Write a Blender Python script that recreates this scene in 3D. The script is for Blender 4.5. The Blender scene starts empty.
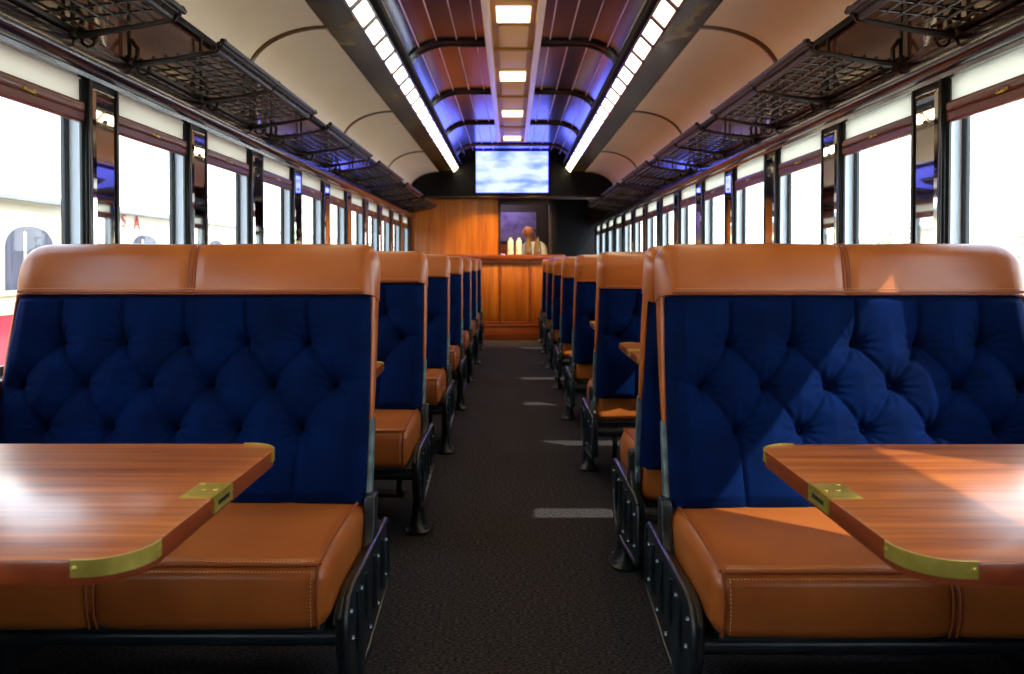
import bpy, bmesh, math, random
from mathutils import Vector, Matrix
random.seed(7)
PI = math.pi
C = bpy.context.scene.collection
sc = bpy.context.scene

# ------------------------------------------------------------------ helpers
class G:
    """collects simple solids; build() links them as ONE mesh object"""
    def __init__(s, tf=None):
        s.v = []; s.f = []; s.tf = tf
    def add(s, vs, fs):
        o = len(s.v)
        s.v += [tuple(p) for p in vs]
        s.f += [tuple(i + o for i in f) for f in fs]
        return s
    def box(s, x0, x1, y0, y1, z0, z1):
        vs = [(x, y, z) for x in (x0, x1) for y in (y0, y1) for z in (z0, z1)]
        return s.add(vs, [(0, 1, 3, 2), (4, 6, 7, 5), (0, 4, 5, 1), (2, 3, 7, 6), (0, 2, 6, 4), (1, 5, 7, 3)])
    def loft(s, rings, cap=True, closed=True):
        n = len(rings[0]); vs = [p for r in rings for p in r]; fs = []
        for i in range(len(rings) - 1):
            for j in range(n if closed else n - 1):
                k = (j + 1) % n
                fs.append((i * n + j, i * n + k, (i + 1) * n + k, (i + 1) * n + j))
        if cap:
            fs.append(tuple(range(n))[::-1]); fs.append(tuple((len(rings) - 1) * n + j for j in range(n)))
        return s.add(vs, fs)
    def tube(s, path, r, n=8, cap=True, flat=None):
        P = [Vector(p) for p in path]; rings = []
        up = None
        for i, p in enumerate(P):
            t = (P[min(i + 1, len(P) - 1)] - P[max(i - 1, 0)]).normalized()
            if up is None:
                up = Vector((0, 0, 1)) if abs(t.z) < .9 else Vector((0, 1, 0))
            a = t.cross(up)
            if a.length < 1e-4: a = t.cross(Vector((1, 0, 0)))
            a.normalize(); b = a.cross(t).normalized(); up = b
            rr = r[i] if isinstance(r, (list, tuple)) else r
            rings.append([p + a * (rr * math.cos(2 * PI * k / n)) + b * (rr * math.sin(2 * PI * k / n)) for k in range(n)])
        return s.loft(rings, cap)
    def prism(s, poly, axis, a, b):
        def mk(p, d):
            return {'x': (d, p[0], p[1]), 'y': (p[0], d, p[1]), 'z': (p[0], p[1], d)}[axis]
        return s.loft([[mk(p, a) for p in poly], [mk(p, b) for p in poly]])
    def lathe(s, prof, c, n=16):
        rings = [[(c[0] + max(r, 1e-4) * math.cos(2 * PI * k / n), c[1] + max(r, 1e-4) * math.sin(2 * PI * k / n), c[2] + z) for k in range(n)] for r, z in prof]
        return s.loft(rings)
    def ball(s, c, r, n=8, m=5):
        rings = []
        for i in range(m + 1):
            t = PI * i / m
            rr = max(r * math.sin(t), 1e-4)
            rings.append([(c[0] + rr * math.cos(2 * PI * k / n), c[1] + rr * math.sin(2 * PI * k / n), c[2] - r * math.cos(t)) for k in range(n)])
        return s.loft(rings)
    def build(s, name, mat, parent=None, bevel=0, seg=2, smooth=40, recalc=True):
        bm = bmesh.new()
        tf = s.tf or (lambda p: p)
        vs = [bm.verts.new(tf(p)) for p in s.v]
        for f in s.f:
            try: bm.faces.new([vs[i] for i in f])
            except ValueError: pass
        if recalc: bmesh.ops.recalc_face_normals(bm, faces=bm.faces[:])
        if bevel:
            es = [e for e in bm.edges if len(e.link_faces) == 2 and e.calc_face_angle(0) > math.radians(35)]
            bmesh.ops.bevel(bm, geom=es, offset=bevel, segments=seg, profile=.5, affect='EDGES', clamp_overlap=True)
        me = bpy.data.meshes.new(name); bm.to_mesh(me); bm.free()
        for p in me.polygons: p.use_smooth = True
        me.set_sharp_from_angle(angle=math.radians(smooth))
        me.materials.append(mat)
        o = bpy.data.objects.new(name, me); C.objects.link(o)
        if parent: o.parent = parent
        return o

def tag(o, label=None, cat=None, group=None, kind=None):
    if label: o['label'] = label
    if cat: o['category'] = cat
    if group: o['group'] = group
    if kind: o['kind'] = kind
    return o
def empty(name, loc=(0, 0, 0), label=None, cat=None, group=None):
    o = bpy.data.objects.new(name, None); C.objects.link(o); o.location = loc
    o.empty_display_size = .1
    return tag(o, label, cat, group)
KIDS = {}
def dup(root, loc, label=None, group=None):
    r = root.copy(); C.objects.link(r); r.location = loc
    if label: r['label'] = label
    if group: r['group'] = group
    for ch in list(root.children):
        c = ch.copy(); C.objects.link(c); c.parent = r
        for g in ch.children:
            d = g.copy(); C.objects.link(d); d.parent = c
    return r
ORD = ['first', 'second', 'third', 'fourth', 'fifth', 'sixth', 'seventh', 'eighth', 'ninth', 'tenth', 'eleventh', 'twelfth', 'thirteenth', 'fourteenth', 'fifteenth', 'sixteenth']

# ------------------------------------------------------------------ materials
def mat(name, col, rough=.5, metal=0, coat=0, spec=.5, emit=None, es=0, sheen=0, sheencol=None, bump=None, var=None, scale=None, coatr=.08):
    m = bpy.data.materials.new(name); m.use_nodes = True
    nt = m.node_tree; b = nt.nodes['Principled BSDF']
    b.inputs['Base Color'].default_value = (*col, 1)
    b.inputs['Roughness'].default_value = rough; b.inputs['Metallic'].default_value = metal
    b.inputs['Coat Weight'].default_value = coat; b.inputs['Coat Roughness'].default_value = coatr
    b.inputs['Specular IOR Level'].default_value = spec
    if emit:
        b.inputs['Emission Color'].default_value = (*emit, 1); b.inputs['Emission Strength'].default_value = es
    if sheen:
        b.inputs['Sheen Weight'].default_value = sheen; b.inputs['Sheen Roughness'].default_value = .35
        b.inputs['Sheen Tint'].default_value = (*(sheencol or (1, 1, 1)), 1)
    tc = nt.nodes.new('ShaderNodeTexCoord'); mp = nt.nodes.new('ShaderNodeMapping')
    nt.links.new(tc.outputs['Object'], mp.inputs['Vector'])
    if scale: mp.inputs['Scale'].default_value = scale
    if var:   # (noise scale, other colour, contrast lo, hi, detail)
        n = nt.nodes.new('ShaderNodeTexNoise'); n.inputs['Scale'].default_value = var[0]
        n.inputs['Detail'].default_value = var[4] if len(var) > 4 else 4
        r = nt.nodes.new('ShaderNodeValToRGB')
        r.color_ramp.elements[0].position = var[2]; r.color_ramp.elements[1].position = var[3]
        r.color_ramp.elements[0].color = (*col, 1); r.color_ramp.elements[1].color = (*var[1], 1)
        nt.links.new(mp.outputs['Vector'], n.inputs['Vector']); nt.links.new(n.outputs['Fac'], r.inputs['Fac'])
        nt.links.new(r.outputs['Color'], b.inputs['Base Color'])
    if bump:  # (scale, strength, distance)
        n2 = nt.nodes.new('ShaderNodeTexNoise'); n2.inputs['Scale'].default_value = bump[0]; n2.inputs['Detail'].default_value = 5
        bp = nt.nodes.new('ShaderNodeBump'); bp.inputs['Strength'].default_value = bump[1]; bp.inputs['Distance'].default_value = bump[2]
        nt.links.new(mp.outputs['Vector'], n2.inputs['Vector']); nt.links.new(n2.outputs['Fac'], bp.inputs['Height'])
        nt.links.new(bp.outputs['Normal'], b.inputs['Normal'])
    return m

def wood(name, dark, light, axis='x', rough=.35, coat=.5, scale=1, coatr=.12):
    """long grain along one axis"""
    m = bpy.data.materials.new(name); m.use_nodes = True
    nt = m.node_tree; b = nt.nodes['Principled BSDF']
    b.inputs['Roughness'].default_value = rough; b.inputs['Coat Weight'].default_value = coat; b.inputs['Coat Roughness'].default_value = coatr
    tc = nt.nodes.new('ShaderNodeTexCoord'); mp = nt.nodes.new('ShaderNodeMapping')
    nt.links.new(tc.outputs['Object'], mp.inputs['Vector'])
    k = {'x': (.7, 14, 14), 'y': (14, .7, 14), 'z': (9, 9, .5)}[axis]
    mp.inputs['Scale'].default_value = tuple(a * scale for a in k)
    n = nt.nodes.new('ShaderNodeTexNoise'); n.inputs['Scale'].default_value = 1.6; n.inputs['Detail'].default_value = 8; n.inputs['Roughness'].default_value = .62
    n.inputs['Distortion'].default_value = .12
    nt.links.new(mp.outputs['Vector'], n.inputs['Vector'])
    r = nt.nodes.new('ShaderNodeValToRGB')
    r.color_ramp.elements[0].position = .33; r.color_ramp.elements[0].color = (*dark, 1)
    r.color_ramp.elements[1].position = .68; r.color_ramp.elements[1].color = (*light, 1)
    nt.links.new(n.outputs['Fac'], r.inputs['Fac']); nt.links.new(r.outputs['Color'], b.inputs['Base Color'])
    return m

def L(r, g, b):   # sRGB 0-255 -> linear
    f = lambda c: (c / 255 / 12.92) if c <= 10 else (((c / 255) + .055) / 1.055) ** 2.4
    return (f(r), f(g), f(b))

M = {}
M['leather'] = mat('tan_leather', L(190, 106, 44), .32, spec=.5, coat=.10, coatr=.25, var=(3.5, L(162, 84, 32), .35, .7), bump=(190, .18, .002))
M['leather_seam'] = mat('leather_piping', L(150, 74, 32), .45, bump=(200, .2, .002))
M['stitch'] = mat('stitch_thread', L(214, 160, 110), .7)
M['velvet'] = mat('navy_velvet', L(0, 25, 74), .85, spec=.06, sheen=.06, sheencol=(.25, .45, 1), var=(9, L(0, 17, 54), .3, .7), bump=(420, .25, .001))
M['button'] = mat('button_shaded_velvet', L(1, 9, 34), .9, spec=.03)  # darker than the velvet: dimple shade put into the colour
M['iron'] = mat('painted_iron', L(27, 39, 47), .34, spec=.6, var=(14, L(18, 26, 32), .4, .6), bump=(60, .12, .002))
M['steel'] = mat('worn_steel', L(120, 146, 156), .38, metal=.4, var=(22, L(84, 104, 114), .4, .65))
M['rivet'] = mat('rivet_steel', L(120, 132, 138), .35, metal=.9)
M['table'] = wood('sapele_table', L(148, 68, 24), L(220, 126, 52), 'x', .34, .5, 1.7, .22)
M['table_edge'] = wood('sapele_edge', L(112, 44, 18), L(156, 72, 34), 'y', .3, .6, .6)
M['brass'] = mat('brass', L(230, 212, 104), .32, metal=.75, var=(30, L(208, 188, 84), .4, .7))
M['dark_slot'] = mat('slot_shadow_black', L(30, 26, 14), .6)
M['carpet'] = mat('charcoal_carpet', L(32, 30, 33), .95, spec=.1, var=(190, L(104, 99, 100), .40, .74, 4), bump=(260, .8, .006), scale=(.45, 1.2, 1))
M['post'] = mat('dark_teal_paint', L(20, 25, 28), .3, spec=.5, coat=.3)
M['sash'] = mat('green_black_sash', L(8, 22, 25), .35, spec=.5)
M['jamb'] = mat('pale_blue_jamb', L(200, 216, 226), .5)
M['mirror'] = mat('mirror_silver', (.78, .78, .76), .03, metal=1)
M['mahogany'] = wood('varnished_mahogany', L(40, 18, 14), L(66, 32, 22), 'y', .25, .8)
M['panel'] = wood('upper_panel_wood', L(52, 26, 14), L(92, 48, 24), 'z', .22, .8)
M['cornice'] = mat('dark_plum_cornice', L(36, 25, 34), .25, spec=.5, coat=.7, coatr=.1)
M['blindcloth'] = mat('blind_cloth', L(240, 234, 220), .85)
nt_ = M['blindcloth'].node_tree; b_ = nt_.nodes['Principled BSDF']; tr_ = nt_.nodes.new('ShaderNodeBsdfTranslucent'); tr_.inputs[0].default_value = (.88, .89, .82, 1)
mx_ = nt_.nodes.new('ShaderNodeMixShader'); mx_.inputs[0].default_value = .62
nt_.links.new(b_.outputs[0], mx_.inputs[1]); nt_.links.new(tr_.outputs[0], mx_.inputs[2]); nt_.links.new(mx_.outputs[0], nt_.nodes['Material Output'].inputs[0])
M['blindwood'] = wood('blind_rail_wood', L(84, 32, 18), L(128, 58, 34), 'y', .35, .5)
M['rack'] = mat('black_bronze_rack', L(46, 38, 28), .34, metal=.6, spec=.5)
M['cream'] = mat('cream_cove', L(246, 230, 194), .5, var=(2.2, L(240, 222, 184), .35, .7))
M['coverib'] = mat('bronze_cove_rib', L(112, 88, 48), .35, metal=.5)
M['soffit'] = mat('olive_marbled_soffit', L(56, 46, 16), .26, spec=.5, var=(5, L(136, 114, 44), .45, .72, 6), scale=(1, .5, 1))
M['barrel'] = mat('aubergine_lacquer', L(40, 23, 42), .25, spec=.4, coat=.55, coatr=.14, var=(1.6, L(34, 20, 36), .35, .7))
M['barrelrib'] = mat('dark_plum_rib', L(26, 18, 28), .25, spec=.6, coat=.6)
M['pinstripe'] = mat('pale_pink_pinstripe', L(206, 168, 168), .4)
M['duct'] = mat('ochre_duct', L(176, 126, 54), .45, spec=.4, var=(3, L(158, 108, 44), .4, .65))
M['ductpanel'] = mat('tan_duct_panel', L(214, 164, 110), .5)
M['ductlip'] = mat('pale_duct_lip', L(226, 200, 176), .35, spec=.5)
M['black'] = mat('black_paint_and_shade', L(6, 5, 8), .55, spec=.2)  # black paint, and painted shade on the corridor walls
M['barwood'] = wood('honey_bar_wood', L(160, 80, 12), L(214, 128, 34), 'z', .35, .5)
M['bartop'] = wood('bar_top_wood', L(120, 52, 18), L(176, 88, 34), 'x', .25, .7)
M['barbase'] = wood('bar_base_wood', L(120, 54, 20), L(164, 82, 34), 'x', .35, .4)
M['lavender'] = mat('lavender_panel', L(150, 136, 190), .8, var=(5, L(96, 82, 140), .45, .7))
M['darkwood'] = wood('dark_frame_wood', L(34, 19, 12), L(54, 32, 20), 'z', .6, 0)
M['heater'] = mat('black_heater', L(24, 24, 26), .45, spec=.4)
M['heaterhole'] = mat('bright_perforation', L(205, 205, 198), .4, metal=.2)

def glow(name, col, s):
    m = bpy.data.materials.new(name); m.use_nodes = True
    nt = m.node_tree; b = nt.nodes['Principled BSDF']
    b.inputs['Base Color'].default_value = (.8, .8, .8, 1)
    b.inputs['Emission Color'].default_value = (*col, 1); b.inputs['Emission Strength'].default_value = s
    return m
M['diffuser'] = glow('lit_diffuser', (1.0, .80, .50), 10)
M['ductlamp'] = glow('lit_duct_lamp', (1.0, .76, .36), 3.0)

def glass_mat():
    m = bpy.data.materials.new('window_glass'); m.use_nodes = True
    nt = m.node_tree; nt.nodes.clear()
    o = nt.nodes.new('ShaderNodeOutputMaterial'); mx = nt.nodes.new('ShaderNodeMixShader')
    t = nt.nodes.new('ShaderNodeBsdfTransparent'); g = nt.nodes.new('ShaderNodeBsdfGlossy')
    g.inputs['Roughness'].default_value = .02; mx.inputs[0].default_value = .04
    t.inputs['Color'].default_value = (.97, .985, .98, 1)
    nt.links.new(t.outputs[0], mx.inputs[1]); nt.links.new(g.outputs[0], mx.inputs[2]); nt.links.new(mx.outputs[0], o.inputs[0])
    return m
M['glass'] = glass_mat()
def screen_mat():
    m = bpy.data.materials.new('tv_sky_picture'); m.use_nodes = True
    nt = m.node_tree; b = nt.nodes['Principled BSDF']
    tc = nt.nodes.new('ShaderNodeTexCoord'); mp = nt.nodes.new('ShaderNodeMapping'); mp.inputs['Scale'].default_value = (1.3, 1, 4.2)
    mp.inputs['Location'].default_value = (.6, 0, .3)
    n = nt.nodes.new('ShaderNodeTexNoise'); n.inputs['Scale'].default_value = 1.7; n.inputs['Detail'].default_value = 3
    r = nt.nodes.new('ShaderNodeValToRGB')
    r.color_ramp.elements[0].position = .36; r.color_ramp.elements[0].color = (.03, .05, .25, 1)
    r.color_ramp.elements[1].position = .56; r.color_ramp.elements[1].color = (.098, .116, .82, 1)
    nt.links.new(tc.outputs['Object'], mp.inputs[0]); nt.links.new(mp.outputs[0], n.inputs['Vector']); nt.links.new(n.outputs['Fac'], r.inputs['Fac'])
    nt.links.new(r.outputs['Color'], b.inputs['Emission Color']); b.inputs['Emission Strength'].default_value = 9.0
    b.inputs['Base Color'].default_value = (.02, .02, .02, 1); b.inputs['Roughness'].default_value = .2
    return m
M['screen'] = screen_mat()

# ------------------------------------------------------------------ the car shell
XP, XG = 1.465, 1.53           # post face, glass plane (half widths)
Y0P, PW, SP = 2.745, .215, .86   # first post, post width, spacing
YB, YE = -1.75, 14.7            # back wall, far end of the corridor
YBH = 11.3                      # bulkhead plane
SILL, HEAD = .76, 1.735
def mirx(s): return lambda p: (s * p[0], p[1], p[2])

g = G(); g.box(-1.58, 1.58, YB - .1, YE + .1, -.12, 0)
tag(g.build('floor', M['carpet']), kind='structure')
ENDY = {-1: 13.3, 1: YE}
for s, nm in ((-1, 'wall_left'), (1, 'wall_right')):
    g = G(mirx(s))
    g.box(1.465, 1.56, YB, YE, 0, SILL)                 # below the windows
    w = g.build(nm, M['mahogany']); tag(w, kind='structure')
for i, s in enumerate((-1, 1)):
    prof = [(1.47, 1.725), (1.452, 1.728), (1.448, 1.742), (1.43, 1.746), (1.414, 1.754), (1.407, 1.766), (1.405, 1.785), (1.405, 1.812), (1.408, 1.824), (1.416, 1.832), (1.428, 1.834), (1.428, 1.85), (1.47, 1.85)]
    g = G(mirx(s)); g.prism(prof, 'y', YB, YE)
    w = tag(g.build('trim_%d' % (i + 1), M['cornice'], smooth=35), kind='structure')
    g = G(mirx(s)); g.box(1.437, 1.60, YB, YE, HEAD + .05, 2.16); g.build('upper_panel', M['panel'], w)
    g = G(mirx(s)); g.box(1.475, 1.60, YB, YE, HEAD, HEAD + .05); g.build('window_head', M['post'], w)
    g = G(mirx(s))                                       # pilaster strips and a bead on the upper panel
    k = -3
    while 2.77 + 1.72 * k < YE:
        y = 2.77 + 1.72 * k
        if y > YB + .1: g.box(1.425, 1.44, y - .05, y + .05, 1.85, 2.14)
        k += 1
    g.build('pilaster_strips', M['panel'], w, bevel=.004)
    g = G(mirx(s)); g.box(1.415, 1.44, YB, YE, 2.115, 2.15); g.build('panel_bead', M['black'], w, bevel=.006)
    g = G(mirx(s)); g.prism([(1.47, .70), (1.44, .70), (1.425, .72), (1.425, SILL - .005), (1.44, SILL + .01), (1.53, SILL + .01), (1.53, .70)], 'y', YB, YE)
    tag(g.build('trim_%d' % (i + 3), M['mahogany']), kind='structure')

# posts, windows, blinds, mirrors
tn = 5; wn = 1
blind0 = {}; mirror0 = {}
for s in (-1, 1):
    side = 'left' if s < 0 else 'right'
    kmax = 10 if s < 0 else 13
    for k in range(-5, kmax + 1):
        y = Y0P + SP * k
        w = PW if not (s < 0 and k == kmax) else .35
        g = G(mirx(s)); g.box(XP, 1.55, y, y + w, SILL, HEAD)
        p = g.build('trim_%d' % tn, M['post'], bevel=.006); tag(p, kind='structure'); tn += 1
        g = G(mirx(s)); g.box(XP - .008, XP, y + .004, y + .022, SILL, HEAD); g.box(XP - .008, XP, y + w - .022, y + w - .004, SILL, HEAD)
        g.build('bead', M['post'], p, bevel=.003)
        # mirror strip
        if k >= 0 and not (s < 0 and k == kmax):
            lab = 'narrow mirror strip on the %s window pillar from the front of the %s wall' % (ORD[k], side)
            if s not in mirror0:
                m = empty('pillar_mirror', (s * XP, y + PW / 2, 1.3), lab, 'mirror', 'mirror strips on the window pillars')
                f = .077
                g = G(mirx(s)); g.loft([[(0, -f, -.45), (0, f, -.45), (0, f, .405), (0, -f, .405)], [(-.004, -f, -.45), (-.004, f, -.45), (-.004, f, .405), (-.004, -f, .405)],
                                        [(-.008, -f + .016, -.434), (-.008, f - .016, -.434), (-.008, f - .016, .389), (-.008, -f + .016, .389)]])
                g.build('mirror_glass', M['mirror'], m, smooth=3)
                g = G(mirx(s)); g.loft([[(-.008, .009 * math.cos(a), .30 + .009 * math.sin(a)) for a in [i * PI / 6 for i in range(12)]], [(-.014, .006 * math.cos(a), .30 + .006 * math.sin(a)) for a in [i * PI / 6 for i in range(12)]]])
                g.build('mirror_screw', M['rivet'], m)
                mirror0[s] = m
            else: dup(mirror0[s], (s * XP, y + PW / 2, 1.3), lab)
        if s < 0 and k == kmax: continue
        if s > 0 and k == kmax: continue
        ya, yb = y + PW, y + SP
        # sash frame
        g = G(mirx(s)); fw = .034
        for (a, b, c, d) in ((ya, ya + fw, SILL, HEAD), (yb - fw, yb, SILL, HEAD), (ya + fw, yb - fw, SILL, SILL + fw), (ya + fw, yb - fw, HEAD - .022, HEAD)):
            g.box(XG - .008, XG + .010, a, b, c, d)
        wi = g.build('window_%d' % wn, M['sash'], bevel=.004); tag(wi, kind='structure'); wn += 1
        g = G(mirx(s)); g.box(XG - .003, XG + .003, ya + fw - .005, yb - fw + .005, SILL + fw - .005, HEAD - .018)
        g.build('pane', M['glass'], wi)
        g = G(mirx(s))
        for yy, d in ((ya, 1), (yb, -1)):
            g.box(XP + .012, XG - .008, min(yy, yy + d * .010), max(yy, yy + d * .010), SILL, HEAD - .01)
        g.build('jamb_liner', M['jamb'], wi)
        g = G(mirx(s))
        for yy, d in ((ya, 1), (yb, -1)):
            g.box(XP + .010, XP + .017, min(yy, yy + d * .018), max(yy, yy + d * .018), SILL, HEAD - .01)
        g.build('track_bead', M['sash'], wi)
        # roller blind
        if k >= -2:
            num = ORD[max(0, k + 1)]
            lab = 'cream roller blind with wooden rail, %s window from the front on the %s' % (num, side)
            if k == -2: lab = 'unseen cream roller blind above the %s front table, beside the viewpoint' % side  # out of view, added to cut sun on the front right seat
            if s not in blind0:
                r = empty('roller_blind', (s * (XP + .02), (ya + yb) / 2, HEAD), lab, 'blind', 'roller blinds half lowered in the windows')
                hw = (SP - PW) / 2 - .006
                g = G(mirx(s)); g.box(-.003, .003, -hw, hw, -.09, 0); g.build('blind_fabric', M['blindcloth'], r)
                g = G(mirx(s))
                g.prism([(-.010, -.085), (.006, -.085), (.006, -.155), (-.006, -.155), (-.014, -.148), (-.016, -.125), (-.012, -.118), (-.016, -.110), (-.016, -.094)], 'y', -hw, hw)
                bar = g.build('bottom_rail', M['blindwood'], r, smooth=30)
                g = G(mirx(s)); g.tube([(-.014, -.022, -.112), (-.026, -.018, -.118), (-.029, 0, -.121), (-.026, .018, -.118), (-.014, .022, -.112)], .0032, 6)
                g.ball((-.016, -.022, -.112), .006); g.ball((-.016, .022, -.112), .006)
                g.build('finger_pull', M['brass'], bar)
                blind0[s] = r
            else: dup(blind0[s], (s * (XP + .02), (ya + yb) / 2, HEAD), lab)

# ceiling: barrel with cove panels and soffits as parts
barp = [(-x, z) for x, z in []]
half = [(.757, 2.462), (.79, 2.462), (.79, 2.472)]
arc = [(.47 + .31 * math.cos(t), 2.465 + .225 * math.sin(t)) for t in [PI / 2 * i / 14 for i in range(15)]]
inner = arc + [(0, 2.69)]
full = inner + [(-x, z) for x, z in reversed(inner[:-1])]
outer = [(-.86, 2.465), (-.86, 2.82), (.86, 2.82), (.86, 2.465)]
g = G()
poly = full + outer
ring = lambda y: [(x, y, z) for x, z in full]
ringo = lambda y: [(x * 1.02 + (.03 if x > 0 else -.03 if x < 0 else 0), y, z + .06) for x, z in full]
g.loft([ring(YB), ring(YE)], cap=False, closed=False)
cl = g.build('ceiling', M['barrel'], smooth=50, recalc=False); tag(cl, kind='structure')
g = G(); g.box(-1.6, 1.6, YB - .1, YE + .1, 2.86, 2.92); g.box(-1.62, -1.58, YB - .1, YE + .1, 2.1, 2.9); g.box(1.58, 1.62, YB - .1, YE + .1, 2.1, 2.9)
g.build('roof_shell', M['black'], cl)
for s in (-1, 1):
    pr = [(1.015 + .425 * math.cos(t), 2.135 + .25 * math.sin(t)) for t in [PI / 2 * i / 16 for i in range(17)]]
    pr2 = [(x + .03, z + .03) for x, z in pr]
    g = G(mirx(s)); g.prism(pr + pr2[::-1], 'y', YB, YE); g.build('cove_panel', M['cream'], cl)
    for k in range(-1, 6):
        y = 4.37 + 2.42 * k
        if y > YE: continue
        p1 = [(1.015 + .425 * math.cos(t), y, 2.135 + .25 * math.sin(t) - .002) for t in [PI / 2 * i / 16 for i in range(17)]]
        g = G(mirx(s))
        rings = [[(p[0] - dx * .8, p[1] + dy, p[2] - dx) for dx, dy in ((-.004, -.022), (.006, -.02), (.009, 0), (.006, .02), (-.004, .022))] for p in p1]
        g.loft(rings); g.build('cove_rib', M['coverib'], cl)
    g = G(mirx(s)); g.prism([(1.03, 2.392), (1.018, 2.378), (.835, 2.372), (.825, 2.38), (.825, 2.43), (1.03, 2.43)], 'y', YB, YBH)
    g.build('soffit', M['soffit'], cl, smooth=20)
    g = G(mirx(s)); g.box(.712, .80, YB, YBH, 2.47, 2.476); g.box(.710, .716, YB, YBH, 2.466, 2.503); g.build('added_cove_baffle', M['black'], cl)  # added shelf, its lip raised to stop light spilling downward
ribpath = lambda y, d: [(x * (1 - d / .8), y, z - d) for x, z in full]
k = -4
while 5.78 + 1.64 * k < YBH - .1:
    y = 5.78 + 1.64 * k
    if y > YB + .1:
        g = G()
        for dy in (-.055, .055):
            g.tube([(x, y + dy, z) for x, _, z in ribpath(0, .006)], .017, 8)
        rr = [[(x, y - .05, z), (x, y + .05, z)] for x, _, z in ribpath(0, .008)]
        g.loft([[(x, y - .05, z) for x, _, z in ribpath(0, .008)], [(x, y + .05, z) for x, _, z in ribpath(0, .008)]], cap=False, closed=False)
        g.build('ceiling_rib', M['barrelrib'], cl)
    k += 1
# pinstripes on the barrel, at fixed steps along its section
def along(d):
    x, z = 0, 2.69
    if d <= .47: return (d, 2.69, 0)
    t = PI / 2 - (d - .47) / .27
    return (.47 + .31 * math.cos(t), 2.465 + .225 * math.sin(t), PI / 2 - t)
for s in (-1, 1):
    for d in (.262, .40, .535, .66, .78):
        x, z, a = along(d)
        g = G(mirx(s))
        nx, nz = -math.sin(a), -math.cos(a); tx, tz = math.cos(a), -math.sin(a)
        w = .0045
        P = [(x - tx * w, z - tz * w), (x + tx * w, z + tz * w), (x + tx * w + nx * .003, z + tz * w + nz * .003), (x - tx * w + nx * .003, z - tz * w + nz * .003)]
        g.prism(P, 'y', YB, YBH); g.build('pinstripe', M['pinstripe'], cl)

# slanted light strips
for s in (-1, 1):
    side = 'left' if s < 0 else 'right'
    r = empty('ceiling_light_strip', (s * .79, 0, 2.42), 'long slanted row of glowing white panels along the %s of the vaulted ceiling' % side, 'ceiling light', 'glowing ceiling strips')
    a0, b0, a1, b1 = .835 - .79, 2.376 - 2.42, .752 - .79, 2.459 - 2.42
    nx, nz = -.7071, -.7071
    y = .2 - .35 * 5; ys = []
    while y < YBH - .12:
        ys.append(y); y += .35
    g = G(mirx(s))
    for y in ys + [y]:
        P = [(a0, b0), (a1, b1), (a1 + nx * .012, b1 + nz * .012), (a0 + nx * .012, b0 + nz * .012)]
        g.prism(P, 'y', y - .026, y + .026)
    for (pa, pb) in (((a0, b0), (a0 - .010, b0 + .010)), ((a1, b1), (a1 + .010, b1 - .010))):
        P = [pa, pb, (pb[0] + nx * .012, pb[1] + nz * .012), (pa[0] + nx * .012, pa[1] + nz * .012)]
        g.prism(P, 'y', ys[0], y)
    g.prism([(a0, b0), (a1, b1), (a1 + .02, b1 + .02), (a0 + .02, b0 + .02)], 'y', ys[0] - .02, y + .02)
    g.build('housing', M['soffit'], r)
    first = None
    for y in ys:
        if first is None:
            g = G(mirx(s))
            P = [(a0 - .010, b0 + .010), (a1 + .010, b1 - .010), (a1 + .010 + nx * .006, b1 - .010 + nz * .006), (a0 - .010 + nx * .006, b0 + .010 + nz * .006)]
            g.prism(P, 'y', .027, .323)
            first = g.build('diffuser', M['diffuser'], r); first.location.y = y
        else:
            c = first.copy(); C.objects.link(c); c.location.y = y; c.parent = r

# centre duct with lamps
r = empty('ceiling_duct', (0, 0, 2.69), 'ochre lighting channel running along the middle of the vaulted ceiling', 'light fixture')
D0, D1 = YB + .02, 10.0
g = G()
for s in (-1, 1):
    P = [(s * .185, 0), (s * .185, -.075), (s * .150, -.075), (s * .140, -.062), (s * .140, 0)]
    g.prism(P, 'y', D0, D1)
g.box(-.14, .14, D0, D1, -.05, 0); g.box(-.185, .185, D1, D1 + .03, -.075, 0)
g.build('duct_body', M['duct'], r, smooth=20)
for s in (-1, 1):
    g = G(); g.box(*sorted((s * .147, s * .186)), D0, D1, -.081, -.0755); g.box(*sorted((s * .1855, s * .19)), D0, D1, -.08, -.02)
    g.build('duct_lip', M['ductlip'], r, bevel=.002)
k = -4; lamp = None; pan = None; bar = None
while 4.97 + 1.64 * k < 10.0:
    y = 4.97 + 1.64 * k
    if y > D0 + .3:
        if lamp is None:
            g = G(); g.box(-.105, .105, -.15, .15, -.062, -.05); lamp = g.build('lit_lamp', M['ductlamp'], r, bevel=.004); lamp.location.y = y
            g = G(); g.box(-.10, .10, .24, .74, -.058, -.05); g.box(-.10, .10, .86, 1.36, -.058, -.05); pan = g.build('duct_panel', M['ductpanel'], r, bevel=.004); pan.location.y = y
            g = G(); g.box(-.14, .14, .785, .815, -.068, -.05); bar = g.build('cross_bar', M['duct'], r, bevel=.003); bar.location.y = y
        else:
            for o in (lamp, pan, bar):
                if o is not lamp and y + 1.4 > D1: continue
                c = o.copy(); C.objects.link(c); c.parent = r; c.location.y = y
    k += 1

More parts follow.
